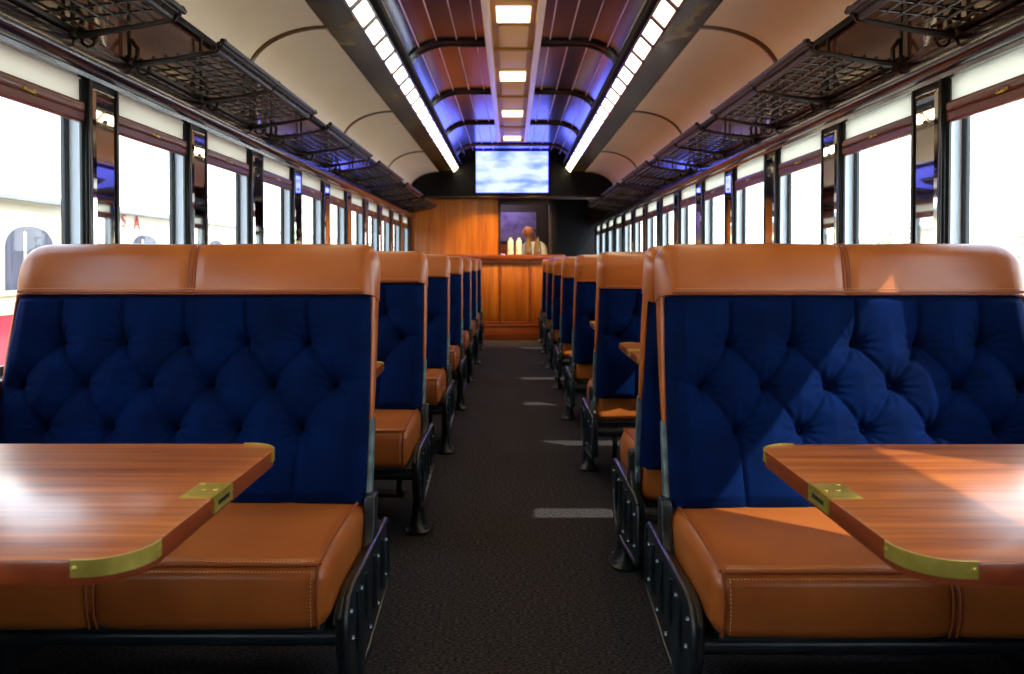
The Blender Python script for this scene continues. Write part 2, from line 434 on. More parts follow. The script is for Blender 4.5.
# back wall (behind the viewpoint), bulkhead, corridor end
g = G(); g.box(-1.6, 1.6, YB - .1, YB, 0, 2.9); tag(g.build('wall_back', M['mahogany']), kind='structure')
g = G()
g.box(-1.6, 1.6, YBH, YBH + .06, 2.05, 2.9)
g.box(-1.46, 1.46, YBH - .015, YBH, 2.045, 2.075)
bh = g.build('wall_far', M['black']); tag(bh, kind='structure')
g = G(); g.box(-1.46, 1.46, YBH - .02, YBH + .32, 2.022, 2.045); g.build('header_beam', M['darkwood'], bh, bevel=.004)
g = G(); g.box(-1.6, 1.6, YE, YE + .1, 0, 2.9); g.build('corridor_end', M['black'], bh)  # the corridor's shade is put into this black colour
YW = 11.58
g = G(); g.box(-1.46, -.20, YW, YW + .05, 0, 2.03)
pn = g.build('wall_bar', M['barwood']); tag(pn, kind='structure')
g = G(); g.box(.575, .64, YW, 13.3, 0, 2.86); tag(g.build('wall_corridor', M['black']), kind='structure')  # corridor darkness is painted in with the black colour
g = G(); g.box(-1.46, .64, 13.25, 13.3, 0, 2.86); tag(g.build('wall_bar_back', M['darkwood']), kind='structure')
g = G(); g.box(-.20, -.165, YW - .03, YW + .08, 1.2, 2.03); g.box(.53, .575, YW - .03, YW + .08, 1.2, 2.03); g.box(-.20, .575, YW - .03, YW + .08, 1.95, 2.03)
g.build('opening_frame', M['darkwood'], pn, bevel=.004)
g = G(); g.box(-1.46, .575, YW + .05, 13.25, 2.2, 2.25); tag(g.build('ceiling_bar', M['black']), kind='structure')
g = G(); g.box(-.36, .40, 13.225, 13.25, 1.46, 1.94)
tag(g.build('wall_picture', M['lavender'], bevel=.006), 'lavender panel on the back wall behind the bartender', 'wall panel')
g = G(); g.box(-.5, .55, 12.95, 13.2, 0, 1.40); bc = g.build('back_bar_cabinet', M['barbase'], bevel=.01); tag(bc, 'brown back bar cabinet behind the bartender', 'cabinet')

# bar counter
r = empty('bar_counter', (-.37, 11.4, 0), 'honey coloured wooden bar counter at the end of the aisle', 'bar counter')
g = G(); g.box(-1.07, 1.04, .03, .55, .0, 1.15); g.build('counter_body', M['barwood'], r)
g = G(); g.box(-1.08, 1.12, -.04, .60, 1.15, 1.222); g.build('counter_top', M['bartop'], r, bevel=.012)
g = G(); g.box(-1.08, 1.06, -.015, .03, 0, .20); g.box(-1.08, 1.06, -.025, .03, .20, .225); g.build('plinth', M['barbase'], r, bevel=.005)
g = G()
xs = [.625 - .425 * i for i in range(-1, 5)]
for x in xs: g.box(x - .018, x + .018, .012, .03, .225, 1.15)
g.box(-1.07, 1.04, .012, .03, 1.08, 1.15)
g.box(-1.07, 1.04, .012, .03, .225, .27)
g.build('panel_frame', M['barbase'], r, bevel=.004)
for i, x in enumerate(xs[1:]):
    xa, xb = x + .03, x + .395
    if xb > 1.04: continue
    g = G(); g.box(xa, xb, .02, .03, .285, 1.065); g.build('front_panel', M['barwood'], r, bevel=.006)

# television
r = empty('television', (.0, YBH, 2.09), 'wide flat television showing a blue and white sky on the black end wall', 'television')
g = G(); g.box(-.52, .52, -.05, -.0, -.015, .59); g.build('tv_body', M['black'], r, bevel=.006)
g = G(); g.box(-.505, .505, -.053, -.05, .0, .575); g.build('tv_screen', M['screen'], r)

# carafes on the counter
M['milk'] = mat('pale_green_glass', L(236, 246, 226), .12, spec=.6, coat=.5)
M['amber'] = mat('smoky_brown_glass', L(120, 96, 56), .12, spec=.6, coat=.6)
M['lid'] = mat('carafe_lid', L(52, 44, 30), .35)
for i, x in enumerate((-.005, .115, .248, .383)):
    pale = i < 2
    ww = ('leftmost', 'second from the left', 'third from the left', 'rightmost')[i]
    r = empty('carafe', (x - .015, 11.56, 1.222), ('pale greenish ' if pale else 'smoky ') + 'carafe on the bar counter, %s of the four' % ww, 'carafe', 'carafes on the bar counter')
    if pale: prof = [(.038, 0), (.044, .006), (.045, .172), (.041, .195), (.024, .216), (.021, .235), (.026, .245), (0, .245)]
    else: prof = [(.046, 0), (.055, .006), (.054, .07), (.043, .15), (.026, .20), (.028, .225), (0, .226)]
    g = G(); g.lathe(prof, (0, 0, 0), 20); g.build('carafe_body', M['milk' if pale else 'amber'], r, smooth=60)
    g = G(); g.lathe([(.024, .245 if pale else .226), (.026, .25 if pale else .235), (.018, .262 if pale else .25), (.006, .266 if pale else .256), (0, .275 if pale else .262)], (0, 0, 0), 16); g.build('carafe_lid', M['lid'], r)
    g = G(); g.lathe([(.047 if pale else .0535, .004), (.0475 if pale else .054, .012), (.0475 if pale else .0535, .034), (.045, .04)], (0, 0, 0), 20); g.build('base_band', M['milk'], r)

# ------------------------------------------------------------------ seats
W = 1.01; TH = math.atan2(.17, .69); CT, ST = math.cos(TH), math.sin(TH)
ROWS = [(.437, [.177 + .172 * i for i in range(5)]), (.319, [.095 + .172 * i for i in range(6)]), (.20, [.183 + .172 * i for i in range(5)])]
BT = [(u, w) for w, us in ROWS for u in us]
LINKS = []
def lk(ra, rb):
    for a in ra[1]:
        for b in rb[1]:
            if abs(a - b) < .12: LINKS.append(((a, ra[0]), (b, rb[0])))
lk(ROWS[0], ROWS[1]); lk(ROWS[1], ROWS[2])
for u in ROWS[0][1]: LINKS.append(((u, .437), (u + .004, .60)))
for u in ROWS[2][1]: LINKS.append(((u, .20), (u + .008, -.02)))
LINKS.append(((.095, .319), (-.02, .34))); LINKS.append(((.955, .319), (1.05, .30)))
HW = .585
def segd(p, a, b):
    ax, ay = a; bx, by = b; dx, dy = bx - ax, by - ay
    t = max(0, min(1, ((p[0] - ax) * dx + (p[1] - ay) * dy) / (dx * dx + dy * dy)))
    return math.hypot(p[0] - ax - t * dx, p[1] - ay - t * dy)
def tuft(u, w):
    best = 9; ang = 0
    for b in BT:
        d = math.hypot(u - b[0], w - b[1])
        if d < best: best = d; ang = math.atan2(w - b[1], u - b[0])
    e = min(segd((u, w), a, b) for a, b in LINKS)
    h = .030 * (1 - math.exp(-(best / .060) ** 1.25)) - .024 * math.exp(-(best / .017) ** 2)
    h -= .009 * math.exp(-(e / .006) ** 2) * min(1, best / .02) + .009 * math.exp(-(e / .035) ** 2)
    h += .0026 * math.sin(ang * 11 + w * 40) * math.exp(-((best - .03) / .025) ** 2)
    if w > .55: h = min(h, .024 - .024 * (w - .55) / .016 if w < .566 else 0)
    ed = min(u, W - u, w + .02, HW + .03 - w)
    h = h * min(1, max(0, ed / .05)) + (-.022 * (1 - min(1, max(0, ed) / .03)) ** 2)
    return h
NU, NW = 210, 122
TGRID = [[tuft(W * i / NU, HW * j / NW) for j in range(NW + 1)] for i in range(NU + 1)]

def rrect(a0, a1, b0, b1, r, n=5):
    pts = []
    for cx, cy, q in ((a1 - r, b1 - r, 0), (a0 + r, b1 - r, 1), (a0 + r, b0 + r, 2), (a1 - r, b0 + r, 3)):
        for i in range(n + 1):
            t = PI / 2 * (q + i / n); pts.append((cx + r * math.cos(t), cy + r * math.sin(t)))
    return pts

def make_seat(s, d, label, loc):
    root = empty('bench_seat', loc, label, 'train seat', 'tufted bench seats along the aisle')
    tf = lambda p: (s * p[0], d * p[1], p[2])                                # (u, v, z)
    tb = lambda p: (s * (p[0] + .07 * max(0, p[0] - .5) * max(0, 1 - p[1] / .56)), d * (-p[1] * ST + p[2] * CT), .456 + p[1] * CT + p[2] * ST)   # (u, w, t) on the leaning back
    # cushion
    g = G(tf)
    base = rrect(-.07, .425, .305, .452, .032, 6)
    def crown(v, z):
        k = max(0, 1 - ((v - .17) / .27) ** 2)
        if z > .38: z += .016 * k
        if v > .38: v += .012 * max(0, 1 - ((z - .378) / .075) ** 2)
        return v, z
    cm, cz = .177, .378
    rings = []
    st = [(0, .034), (.004, .022), (.012, .010), (.024, .003), (.04, 0), (.12, -.001)]
    mid = W / 2
    st += [(mid * .6, -.003), (mid - .05, -.002), (mid - .016, .001), (mid - .007, .005), (mid, .011), (mid + .007, .005), (mid + .016, .001), (mid + .05, -.002), (mid * 1.4, -.003)]
    st += [(W - u, i) for u, i in reversed([(0, .034), (.004, .022), (.012, .010), (.024, .003), (.04, 0), (.12, -.001)])]
    for u, ins in st:
        ring = []
        for v, z in base:
            v, z = crown(v, z)
            ring.append((u, cm + (v - cm) * (1 - ins / .25), cz + (z - cz) * (1 - ins / .075)))
        rings.append(ring)
    g.loft(rings)
    cu = g.build('cushion', M['leather'], root, smooth=60)
    g = G(tf)
    fr = [(u, .4215, .4505) for u in [.022 + (W - .044) * i / 20 for i in range(21)]]
    g.tube(fr, .0038, 6)
    for u in (.016, W - .016):
        g.tube([(u, v, .449 + .016 * max(0, 1 - ((v - .17) / .27) ** 2)) for v in [-.06 + .478 * i / 14 for i in range(15)]], .0038, 6)
    for u in (.020, W - .020):
        g.tube([(u, .4215, .4495), (u, .433, .41), (u, .436, .378), (u, .433, .345), (u, .420, .312)], .0035, 6)
    for du in (-.008, .008):
        g.tube([(mid + du, .4215, .450), (mid + du, .434, .41), (mid + du, .4365, .378), (mid + du, .433, .345), (mid + du, .42, .312)], .0028, 6)
        g.tube([(mid + du, v, .449 + .016 * max(0, 1 - ((v - .17) / .27) ** 2)) for v in [-.06 + .48 * i / 14 for i in range(15)]], .0028, 6)
    g.build('cushion_piping', M['leather_seam'], cu)
    g = G(tf)
    n = 120
    for i in range(n):
        u = .03 + (W - .06) * i / n
        if abs(u - mid) < .015: continue
        g.box(u, u + .0045, .4115, .4135, .4548, .4562); g.box(u, u + .0045, .4305, .4325, .4385, .4405)
    for i in range(14):
        z = .322 + .118 * i / 14
        v = .425 + .012 * max(0, 1 - ((z - .378) / .075) ** 2)
        for u in (.032, W - .034): g.box(u, u + .002, v - .002, v + .0012, z, z + .004)
    g.build('stitching', M['stitch'], cu)
    # tufted velvet back, both faces
    g = G(tb); T0, T1 = .0, -.105
    vs = []; fs = []
    idx = {}
    for side in (0, 1):
        for i in range(NU + 1):
            for j in range(NW + 1):
                h = TGRID[i][j]
                idx[side, i, j] = len(vs)
                vs.append((W * i / NU, HW * j / NW, (T0 + h) if side == 0 else (T1 - h)))
    for side in (0, 1):
        for i in range(NU):
            for j in range(NW):
                fs.append((idx[side, i, j], idx[side, i + 1, j], idx[side, i + 1, j + 1], idx[side, i, j + 1]))
    for i in range(NU):
        for j in (0, NW): fs.append((idx[0, i, j], idx[0, i + 1, j], idx[1, i + 1, j], idx[1, i, j]))
    for j in range(NW):
        for i in (0, NU): fs.append((idx[0, i, j], idx[0, i, j + 1], idx[1, i, j + 1], idx[1, i, j]))
    g.add(vs, fs)
    bk = g.build('backrest', M['velvet'], root, smooth=70)
    bfirst = {}
    for side in (0, 1):
        for (u, w) in BT:
            if side not in bfirst:
                g = G(tb); t = -.0275 if side == 0 else -.0775; q = 1 if side == 0 else -1
                rings = [[(r_ * math.cos(a), r_ * math.sin(a), t + q * h_) for a in [k * PI / 5 for k in range(10)]] for r_, h_ in ((.0065, -.004), (.007, 0), (.0055, .002), (.0025, .003))]
                g.loft(rings); b = g.build('button', M['button'], bk); bfirst[side] = b
            else:
                b = bfirst[side].copy(); C.objects.link(b); b.parent = bk
            p = tb((u, w, 0)); q0 = tb((0, 0, 0)); b.location = (p[0] - q0[0], p[1] - q0[1], p[2] - q0[2])
    # leather headrest
    g = G(tb)
    hr = []
    A0, A1, B0, B1 = -.130, .025, .569, .724
    hr = [(A1 - .004, B0), (A1, B0 + .012), (A1 + .004, B0 + .06)]
    rt = .052
    for i in range(9):
        t = PI / 2 * i / 8; hr.append((A1 - rt + (rt + .002) * math.cos(t), B1 - rt + rt * math.sin(t)))
    for i in range(9):
        t = PI / 2 + PI / 2 * i / 8; hr.append((A0 + rt + (rt + .002) * math.cos(t), B1 - rt + rt * math.sin(t)))
    hr += [(A0 - .004, B0 + .06), (A0, B0 + .012), (A0 + .004, B0)]
    mt, mw = (A0 + A1) / 2, B0
    st = [(-.008, .040), (-.005, .026), (.001, .014), (.011, .005), (.024, .001), (.045, 0), (mid * .6, -.002), (mid - .04, 0), (mid - .014, .001), (mid - .006, .005), (mid, .009)]
    st = [(u, i, i) for u, i in st]
    en = [(-.004, .092, .050), (.0, .066, .034), (.006, .047, .022), (.016, .030, .011), (.032, .015, .004), (.055, .004, 0), (.085, 0, 0)]
    st = st + [(W - u, i, i) for u, i, _ in reversed(st[6:-1])] + [(W - u, i, j) for u, i, j in reversed(en)]
    g.loft([[(u, mw + (w - mw) * (1 - iw / .155), mt + (t - mt) * (1 - it / .0775)) for t, w in hr] for u, iw, it in st])
    hd = g.build('headrest', M['leather'], root, smooth=60)
    g = G(tb)
    for t in (A1 - .001, A0 + .001):
        g.tube([(.02 + (W - .04) * i / 20, B0 + .006, t) for i in range(21)], .004, 6)
    for du in (-.009, .009):
        g.tube([(mid + du, w, t) for t, w in hr[1:-1]], .0022, 6)
    g.build('headrest_piping', M['leather_seam'], hd)
    g = G(tb)
    for t in (A1 + .0008, A0 - .0028):
        for i in range(110):
            u = .03 + (W - .06) * i / 110
            g.box(u, u + .005, B0 + .0135, B0 + .0155, t, t + .002)
    g.build('headrest_stitching', M['stitch'], hd)
    # leather welt down the two ends
    for u0, u1 in ((-.010, .006), (W - .006, W + .010)):
        g = G(tb)
        rr = []
        for w, a, b in ((.20, -.058, -.046), (.23, -.066, -.038), (.33, -.076, -.028), (.46, -.086, -.018), (.58, -.096, -.010), (.62, -.10, -.006)):
            k_ = min(1, max(0, (w - .40) / .18)); um = (u0 + u1) / 2; o_ = .6 * k_
            p0, p1 = (u0 + (um - u0) * o_, u1) if u0 < .5 else (u0, u1 + (um - u1) * o_)
            rr.append([(p0, w, a + .006), (p0, w, b - .006), (um, w, b), (p1, w, b - .004), (p1, w, a + .004), (um, w, a)])
        g.loft(rr); g.build('end_welt', M['leather'], root, smooth=70)
        g = G(tb)
        ua, ub = (u0 - .004, u0 + .014) if u0 < .5 else (u1 - .014, u1 + .004)
        pl = [(-.062, -.044 + .0), ]
        rr = [[(ua, w, a), (ub, w, a), (ub, w, b), (ua, w, b)] for w, a, b in ((-.09, -.085, -.02), (-.03, -.085, -.02), (-.01, -.070, -.034), (.20, -.066, -.038), (.23, -.062, -.042))]
        g.loft(rr); g.build('back_arm', M['steel'], root, bevel=.003)
    # iron end frames
    for q, (u0, sgn) in enumerate(((-.005, -1), (W - .03, 1))):
        ua, ub = u0 - (.025 if q == 0 else -.002), u0
        if q == 1: ua, ub = W - .18, W - .155
        g = G(tf)
        out = [(-.21, .34), (-.19, .352), (.30, .355), (.345, .345), (.372, .315), (.372, .24), (.35, .18), (.31, .13), (.26, .115), (.10, .115), (.0, .128), (-.10, .14), (-.19, .15), (-.22, .17), (-.222, .32)]
        g.prism(out, 'x', ua, ub)
        pt = g.build('end_plate', M['iron'], root, bevel=.005)
        if q == 0:
            g = G(tf)
            g.tube([(ua + .002, v, z) for v, z in out + out[:1]], .009, 8)
            for v in (-.10, .02, .14, .25): g.tube([(ua, v, .185), (ua - .004, v, .26), (ua, v, .325)], .008, 6)
            g.build('raised_rim', M['iron'], pt)
            g = G(tf)
            rv = None
            for v, z in ((-.17, .30), (-.17, .20), (-.04, .17), (.08, .16), (.20, .18), (.31, .24), (.33, .31), (-.04, .30), (.20, .31)):
                if rv is None:
                    g.ball((ua - .002, 0, 0), .0075, 8, 4); rv = g.build('rivet', M['rivet'], pt); c = rv
                else: c = rv.copy(); C.objects.link(c); c.parent = pt
                c.location = (0, d * v, z)
        # back pivot bracket
        g = G(tf)
        um = (ua + ub) / 2
        if q == 1: ua, ub = W - .03, W - .005
        g.loft([[(ua, a, z), (ub + .004, a, z), (ub + .004, b, z), (ua, b, z)] for z, a, b in ((.30 if q else .33, -.10, .05), (.36, -.075, .025), (.41, -.05, .0), (.46, -.06, .0), (.475, -.055, -.01))])
        g.build('pivot_bracket', M['iron'], root, bevel=.004)
        # cast pedestal
        if q == 1: ua, ub = W - .18, W - .155
        uc = (ua + ub) / 2 + (.004 if q == 0 else 0)
        rings = []
        for z, hu, hv, vc in ((0, .052, .088, .21), (.012, .052, .088, .21), (.022, .036, .068, .21), (.05, .028, .054, .21), (.10, .024, .048, .21), (.15, .025, .058, .20), (.20, .024, .09, .18), (.24, .014, .12, .16)):
            rings.append([(uc + hu * math.copysign(abs(math.cos(a)) ** .7, math.cos(a)), vc + hv * math.copysign(abs(math.sin(a)) ** .7, math.sin(a)), z) for a in [k * PI / 8 for k in range(16)]])
        g = G(tf); g.loft(rings); le = g.build('leg', M['iron'], root, smooth=50)
        g = G(tf)
        for dv in (-.068, .068):
            g = G(tf); g.lathe([(.010, .012), (.010, .022), (.005, .028), (0, .028)], (uc - .03 * (1 if q == 0 else -1), .21 + dv * .7, 0), 6)
            g.build('foot_bolt', M['rivet'], le)
    # under frame
    g = G(tf); g.box(.02, W - .03, -.06, .39, .288, .306); g.build('seat_pan', M['iron'], root, bevel=.004)
    for v, z, r_ in ((.345, .262, .021), (-.12, .262, .021)):
        g = G(tf); g.tube([(-.005, v, z), (W - .16, v, z)], r_, 10); g.build('cross_rail', M['iron'], root)
    for u in (.10, W - .24):
        g = G(tf)
        g.tube([(u, -.03, .29), (u, -.03, .22), (u, -.05, .19), (u, -.04, .15), (u, -.015, .12), (u, -.02, .085), (u, -.06, .07)], [.014, .014, .012, .012, .013, .014, .012], 8)
        g.build('footrest_hook', M['iron'], root)
    g = G(tf); g.loft([[(u, v, z) for v, z in rrect(-.115, -.03, .058, .076, .008, 3)] for u in (.08, W - .20)]); g.build('footrest_bar', M['iron'], root)
    return root

PITCH = 1.37; XA = .41
SL = 'navy tufted bench seat with tan headrest, '
Lbase = 2.13
l0 = make_seat(-1, -1, SL + 'first in the left row', (-XA, Lbase, 0))
for i in range(1, 7):
    dup(l0, (-XA, Lbase + PITCH * i, 0), SL + '%s in the left row' % ORD[i])
make_seat(1, -1, SL + 'at the front of the right row', (XA, 2.09, 0))
Rbase = 2.70
r0 = make_seat(1, 1, SL + 'back to back behind the front right seat', (XA, Rbase, 0))
for i in range(1, 7):
    dup(r0, (XA, Rbase + PITCH * i, 0), SL + 'turned toward the bar, %s in the right row' % ORD[i + 1])

# ------------------------------------------------------------------ tables
def make_table(s, label, loc):
    """local x = distance from the aisle edge toward the wall, y = depth, z up"""
    root = empty('wooden_table', loc, label, 'table', 'fold down tables between the seats')
    tf = mirx(s); LX, DY, Z0, Z1, R = .955, .645, .698, .730, .068
    def outline(o=0):
        P = []
        for cy, q in ((DY - R, 1), (R, 2)):
            for i in range(9):
                t = PI / 2 * (q + i / 8); P.append((R + (R + o) * math.cos(t), cy + (R + o) * math.sin(t)))
        return P
    pl = outline() + [(LX, 0), (LX, DY)]
    g = G(tf); g.prism(pl, 'z', Z0, Z1); top = g.build('tabletop', M['table'], root, bevel=.003, smooth=30)
    top.data.materials.append(M['table_edge'])
    for p_ in top.data.polygons:
        if abs(p_.normal.z) < .5: p_.material_index = 1
    def guard(seq, name):
        g = G(tf)
        inn = seq(0.0005); out = seq(.0028)
        n = len(inn)
        g.loft([[(inn[i][0], inn[i][1], Z1 - .021), (out[i][0], out[i][1], Z1 - .021), (out[i][0], out[i][1], Z1 + .0012), (inn[i][0], inn[i][1], Z1 + .0012)] for i in range(n)])
        gd = g.build('corner_guard', M['brass'], root, smooth=30)
        for k in (1, n - 2):
            g = G(tf)
            p = Vector((out[k][0], out[k][1], 0)); c = Vector((out[k][0] - inn[k][0], out[k][1] - inn[k][1], 0)).normalized()
            a = c.cross(Vector((0, 0, 1)))
            g.loft([[p + c * h + a * (r * math.cos(t)) + Vector((0, 0, Z1 - .010 + r * math.sin(t))) for t in [j * PI / 4 for j in range(8)]] for r, h in ((.0042, -.0008), (.004, .0006), (.002, .0012))])
            g.build('screw', M['brass'], gd)
    def near(o):
        P = [(-o, R + .006), (-o, R + .002)]
        for i in range(11):
            t = PI + PI / 2 * i / 10; P.append((R + (R + o) * math.cos(t), R + (R + o) * math.sin(t)))
        return P + [(R + .004, -o), (R + .010, -o)]
    def far(o): return [(x, DY - y) for x, y in near(o)]
    guard(near, 'n'); guard(far, 'f')
    g = G(tf); yc = .305
    g.box(-.003, .052, yc - .042, yc + .042, Z1 - .0005, Z1 + .0018); g.box(-.003, .0005, yc - .042, yc + .042, Z1 - .025, Z1 + .0018)
    lp = g.build('latch_plate', M['brass'], root)
    g = G(tf); g.box(-.0038, -.002, yc - .024, yc + .024, Z1 - .016, Z1 - .009)
    g.build('latch_slot', M['dark_slot'], lp)
    g = G(tf)
    for x, y in ((.044, yc - .034), (.044, yc + .034), (.010, yc), (.03, yc)):
        g = G(tf); g.lathe([(.004, Z1 + .001), (.0035, Z1 + .0028), (0, Z1 + .003)], (x, y, 0), 8)
        g.build('latch_screw', M['brass'], lp)
    g = G(tf); g.box(LX - .03, LX + .0, .06, DY - .06, .64, Z0); g.box(LX - .20, LX - .03, .10, .13, .672, Z0); g.box(LX - .20, LX - .03, DY - .13, DY - .10, .672, Z0)
    g.build('wall_bracket', M['iron'], root, bevel=.003)
    g = G(tf); g.lathe([(.11, 0), (.11, .012), (.04, .03), (.026, .06), (.024, .6), (.05, .67), (.09, .697), (0, .698)], (.68, DY / 2, 0), 18)
    g.build('leg', M['iron'], root)
    return root
TL = 'polished wooden table with brass corners, '
t0 = make_table(-1, TL + 'nearest on the left of the aisle', (-.485, .99, 0))
for i in range(1, 7): dup(t0, (-.485, .99 + PITCH * i, 0), TL + 'in front of the %s seat in the left row' % ORD[i])
t1 = make_table(1, TL + 'nearest on the right of the aisle', (.485, .985, 0))
for i in range(0, 6): dup(t1, (.485, 3.08 + PITCH * i, 0), TL + 'behind the %s seat in the right row' % ORD[i + 1])

# ------------------------------------------------------------------ luggage racks
def make_rack(s, ln, label, loc):
    """local y runs along the car, x is the half width"""
    root = empty('luggage_rack', loc, label, 'luggage rack', 'iron luggage racks above the windows')
    tf = mirx(s)
    bx, bz, fx, fz = 1.425, 1.848, 1.105, 1.888
    def pt(t): return (bx + (fx - bx) * t, bz + (fz - bz) * t)
    g = G(tf)
    n = max(2, round(ln / .092))
    lip = [(fx - .010, fz + .006), (fx - .020, fz + .016), (fx - .034, fz + .024)]
    for i in range(1, n):
        y = ln * i / n; path = []
        for j in range(13):
            t = j / 12; x, z = pt(t); path.append((x, y + .010 * math.sin(t * PI * 6), z + .004 * math.sin(t * PI * 6)))
        path += [(x, y, z) for x, z in lip]
        g.tube(path, .0048, 5)
        for j in range(1, 7): x, z = pt(j / 7); g.ball((x, y, z), .009, 6, 4)
    for j in range(1, 7):
        x, z = pt(j / 7); g.tube([(x, 0, z - .002), (x, ln, z - .002)], .005, 5)
    g.build('wire_lattice', M['rack'], root)
    for nm, (x, z), r_ in (('front_rail', pt(1), .012), ('lip_rail', lip[1], .007), ('top_rail', lip[2], .010), ('wall_rail', pt(0.02), .012)):
        g = G(tf); g.tube([(x, -.02, z), (x, ln + .02, z)], r_, 8); g.build(nm, M['rack'], root)
    nb = max(2, round(ln / .7) + 1)
    for i in range(nb):
        y = ln * i / (nb - 1)
        g = G(tf)
        g.tube([(bx + .012, y, bz - .012), (bx - .05, y, bz - .014), (bx - .16, y, bz + .002), (fx + .03, y, fz - .014), (fx - .008, y, fz - .006), (fx - .02, y, fz + .012), (fx - .034, y, fz + .026)], [.020, .014, .010, .009, .008, .007, .007], 8)
        g.tube([(bx - .03, y, bz - .015), (bx - .035, y, bz + .04), (bx - .01, y, bz + .075)], .009, 6)
        g.ball((bx - .004, y, bz - .010), .026, 10, 6)
        g.ball((fx - .034, y, fz + .026), .012)
        b = g.build('bracket', M['rack'], root)
        g = G(tf)
        g.tube([(bx - .03, y, bz - .02), (bx - .036, y, bz - .045), (bx - .05, y, bz - .055), (bx - .068, y, bz - .05), (bx - .078, y, bz - .035)], .0055, 6); g.ball((bx - .079, y, bz - .032), .009)
        g.build('coat_hook', M['rack'], b)
        g = G(tf); g.tube([(bx - .004, y, bz), (bx - .004, y, 2.125)], .008, 6); g.build('upright_rod', M['rack'], root)
    return root
RL = 'black wire luggage rack, %s from the front above the %s windows'
for s in (-1, 1):
    side = 'left' if s < 0 else 'right'
    segs = [(1.24, 1.36)] + [(2.96 + 1.74 * k, 1.36) for k in range(5)]
    r0_ = None
    for i, (y, ln) in enumerate(segs):
        y = 1.22 + 1.74 * i
        if y + ln > YBH: ln = YBH - .04 - y
        lab = RL % (ORD[i], side)
        if r0_ is None: r0_ = make_rack(s, 1.36, lab, (0, y, 0))
        else: dup(r0_, (0, y, 0), lab)

# heater covers along the walls
for s in (-1, 1):
    side = 'left' if s < 0 else 'right'
    r = empty('heater_cover', (s * 1.465, YB + .1, 0), 'low black perforated heater cover along the foot of the %s wall' % side, 'heater', 'heater covers along the walls')
    g = G(mirx(s)); g.prism([(-.11, 0), (0, 0), (0, .235), (-.08, .235), (-.11, .21)], 'y', 0, 12.6); g.build('heater_body', M['heater'], r)
    g = G(mirx(s))
    for i in range(150):
        for j in range(7):
            y = 2.6 + .024 * i + (.012 if j % 2 else 0); z = .05 + .022 * j
            g.box(-.1125, -.110, y - .004, y + .004, z - .004, z + .004)
    g.build('perforations', M['heaterhole'], r)

# ------------------------------------------------------------------ bartender
M['skin'] = mat('skin', L(196, 128, 92), .5, bump=(90, .1, .002))
M['shirt'] = mat('white_shirt', L(232, 230, 226), .8, bump=(60, .3, .004))
M['hair'] = mat('grey_hair', L(110, 92, 78), .8)
M['trousers'] = mat('black_trousers', L(24, 24, 28), .8)
def skin_mesh(name, pts, edges, mt, parent=None, sub=2, root=0):
    me = bpy.data.meshes.new(name); me.from_pydata([p[0] for p in pts], edges, []); me.update()
    o = bpy.data.objects.new(name, me); C.objects.link(o)
    o.modifiers.new('skin', 'SKIN'); 
    if not me.skin_vertices: me.attributes  # layer made by the modifier
    for i, p in enumerate(pts):
        r_ = p[1]; me.skin_vertices[0].data[i].radius = r_ if isinstance(r_, tuple) else (r_, r_)
        me.skin_vertices[0].data[i].use_root = (i == root)
    m = o.modifiers.new('sub', 'SUBSURF'); m.levels = sub; m.render_levels = sub
    bpy.context.view_layer.update()
    dg = bpy.context.evaluated_depsgraph_get(); me2 = bpy.data.meshes.new_from_object(o.evaluated_get(dg))
    o.modifiers.clear(); o.data = me2
    for p in me2.polygons: p.use_smooth = True
    me2.materials.clear(); me2.materials.append(mt)
    if parent: o.parent = parent
    return o
PX, PY = .345, 12.36
per = empty('person', (PX, PY, 0), 'bald person in a white shirt standing behind the bar counter, looking down', 'person')
per.scale = (1, 1, .955); per.rotation_euler.z = math.radians(-50)     # turned toward the left of the aisle
body = [((0, 0, .96), .15), ((0, 0, 1.12), (.17, .125)), ((0, -.01, 1.28), (.18, .125)), ((0, -.02, 1.42), (.13, .10)), ((0, -.05, 1.49), .064), ((0, -.085, 1.55), .060), ((0, -.125, 1.62), (.084, .102)), ((0, -.12, 1.69), (.083, .10)), ((0, -.11, 1.74), (.056, .068)),
        ((.11, -.01, 1.435), .075), ((.205, .0, 1.40), .066), ((.235, -.02, 1.25), .053), ((.245, -.06, 1.13), .046), ((.23, -.13, 1.09), .039), ((.17, -.20, 1.06), .031),
        ((-.11, -.01, 1.435), .075), ((-.205, -.0, 1.40), .066), ((-.26, -.03, 1.25), .053), ((-.27, -.08, 1.12), .046), ((-.23, -.14, 1.09), .039), ((-.17, -.20, 1.06), .031),
        ((.10, 0, .90), .10), ((.11, -.02, .50), .065), ((.11, .02, .08), .046), ((.115, -.13, .035), .034),
        ((-.10, 0, .90), .10), ((-.11, -.02, .50), .065), ((-.11, .02, .08), .046), ((-.115, -.13, .035), .034)]
ed = [(0, 1), (1, 2), (2, 3), (3, 4), (4, 5), (5, 6), (6, 7), (7, 8), (3, 9), (9, 10), (10, 11), (11, 12), (12, 13), (13, 14), (3, 15), (15, 16), (16, 17), (17, 18), (18, 19), (19, 20), (0, 21), (21, 22), (22, 23), (23, 24), (0, 25), (25, 26), (26, 27), (27, 28)]
bd = skin_mesh('body', body, ed, M['skin'], per)
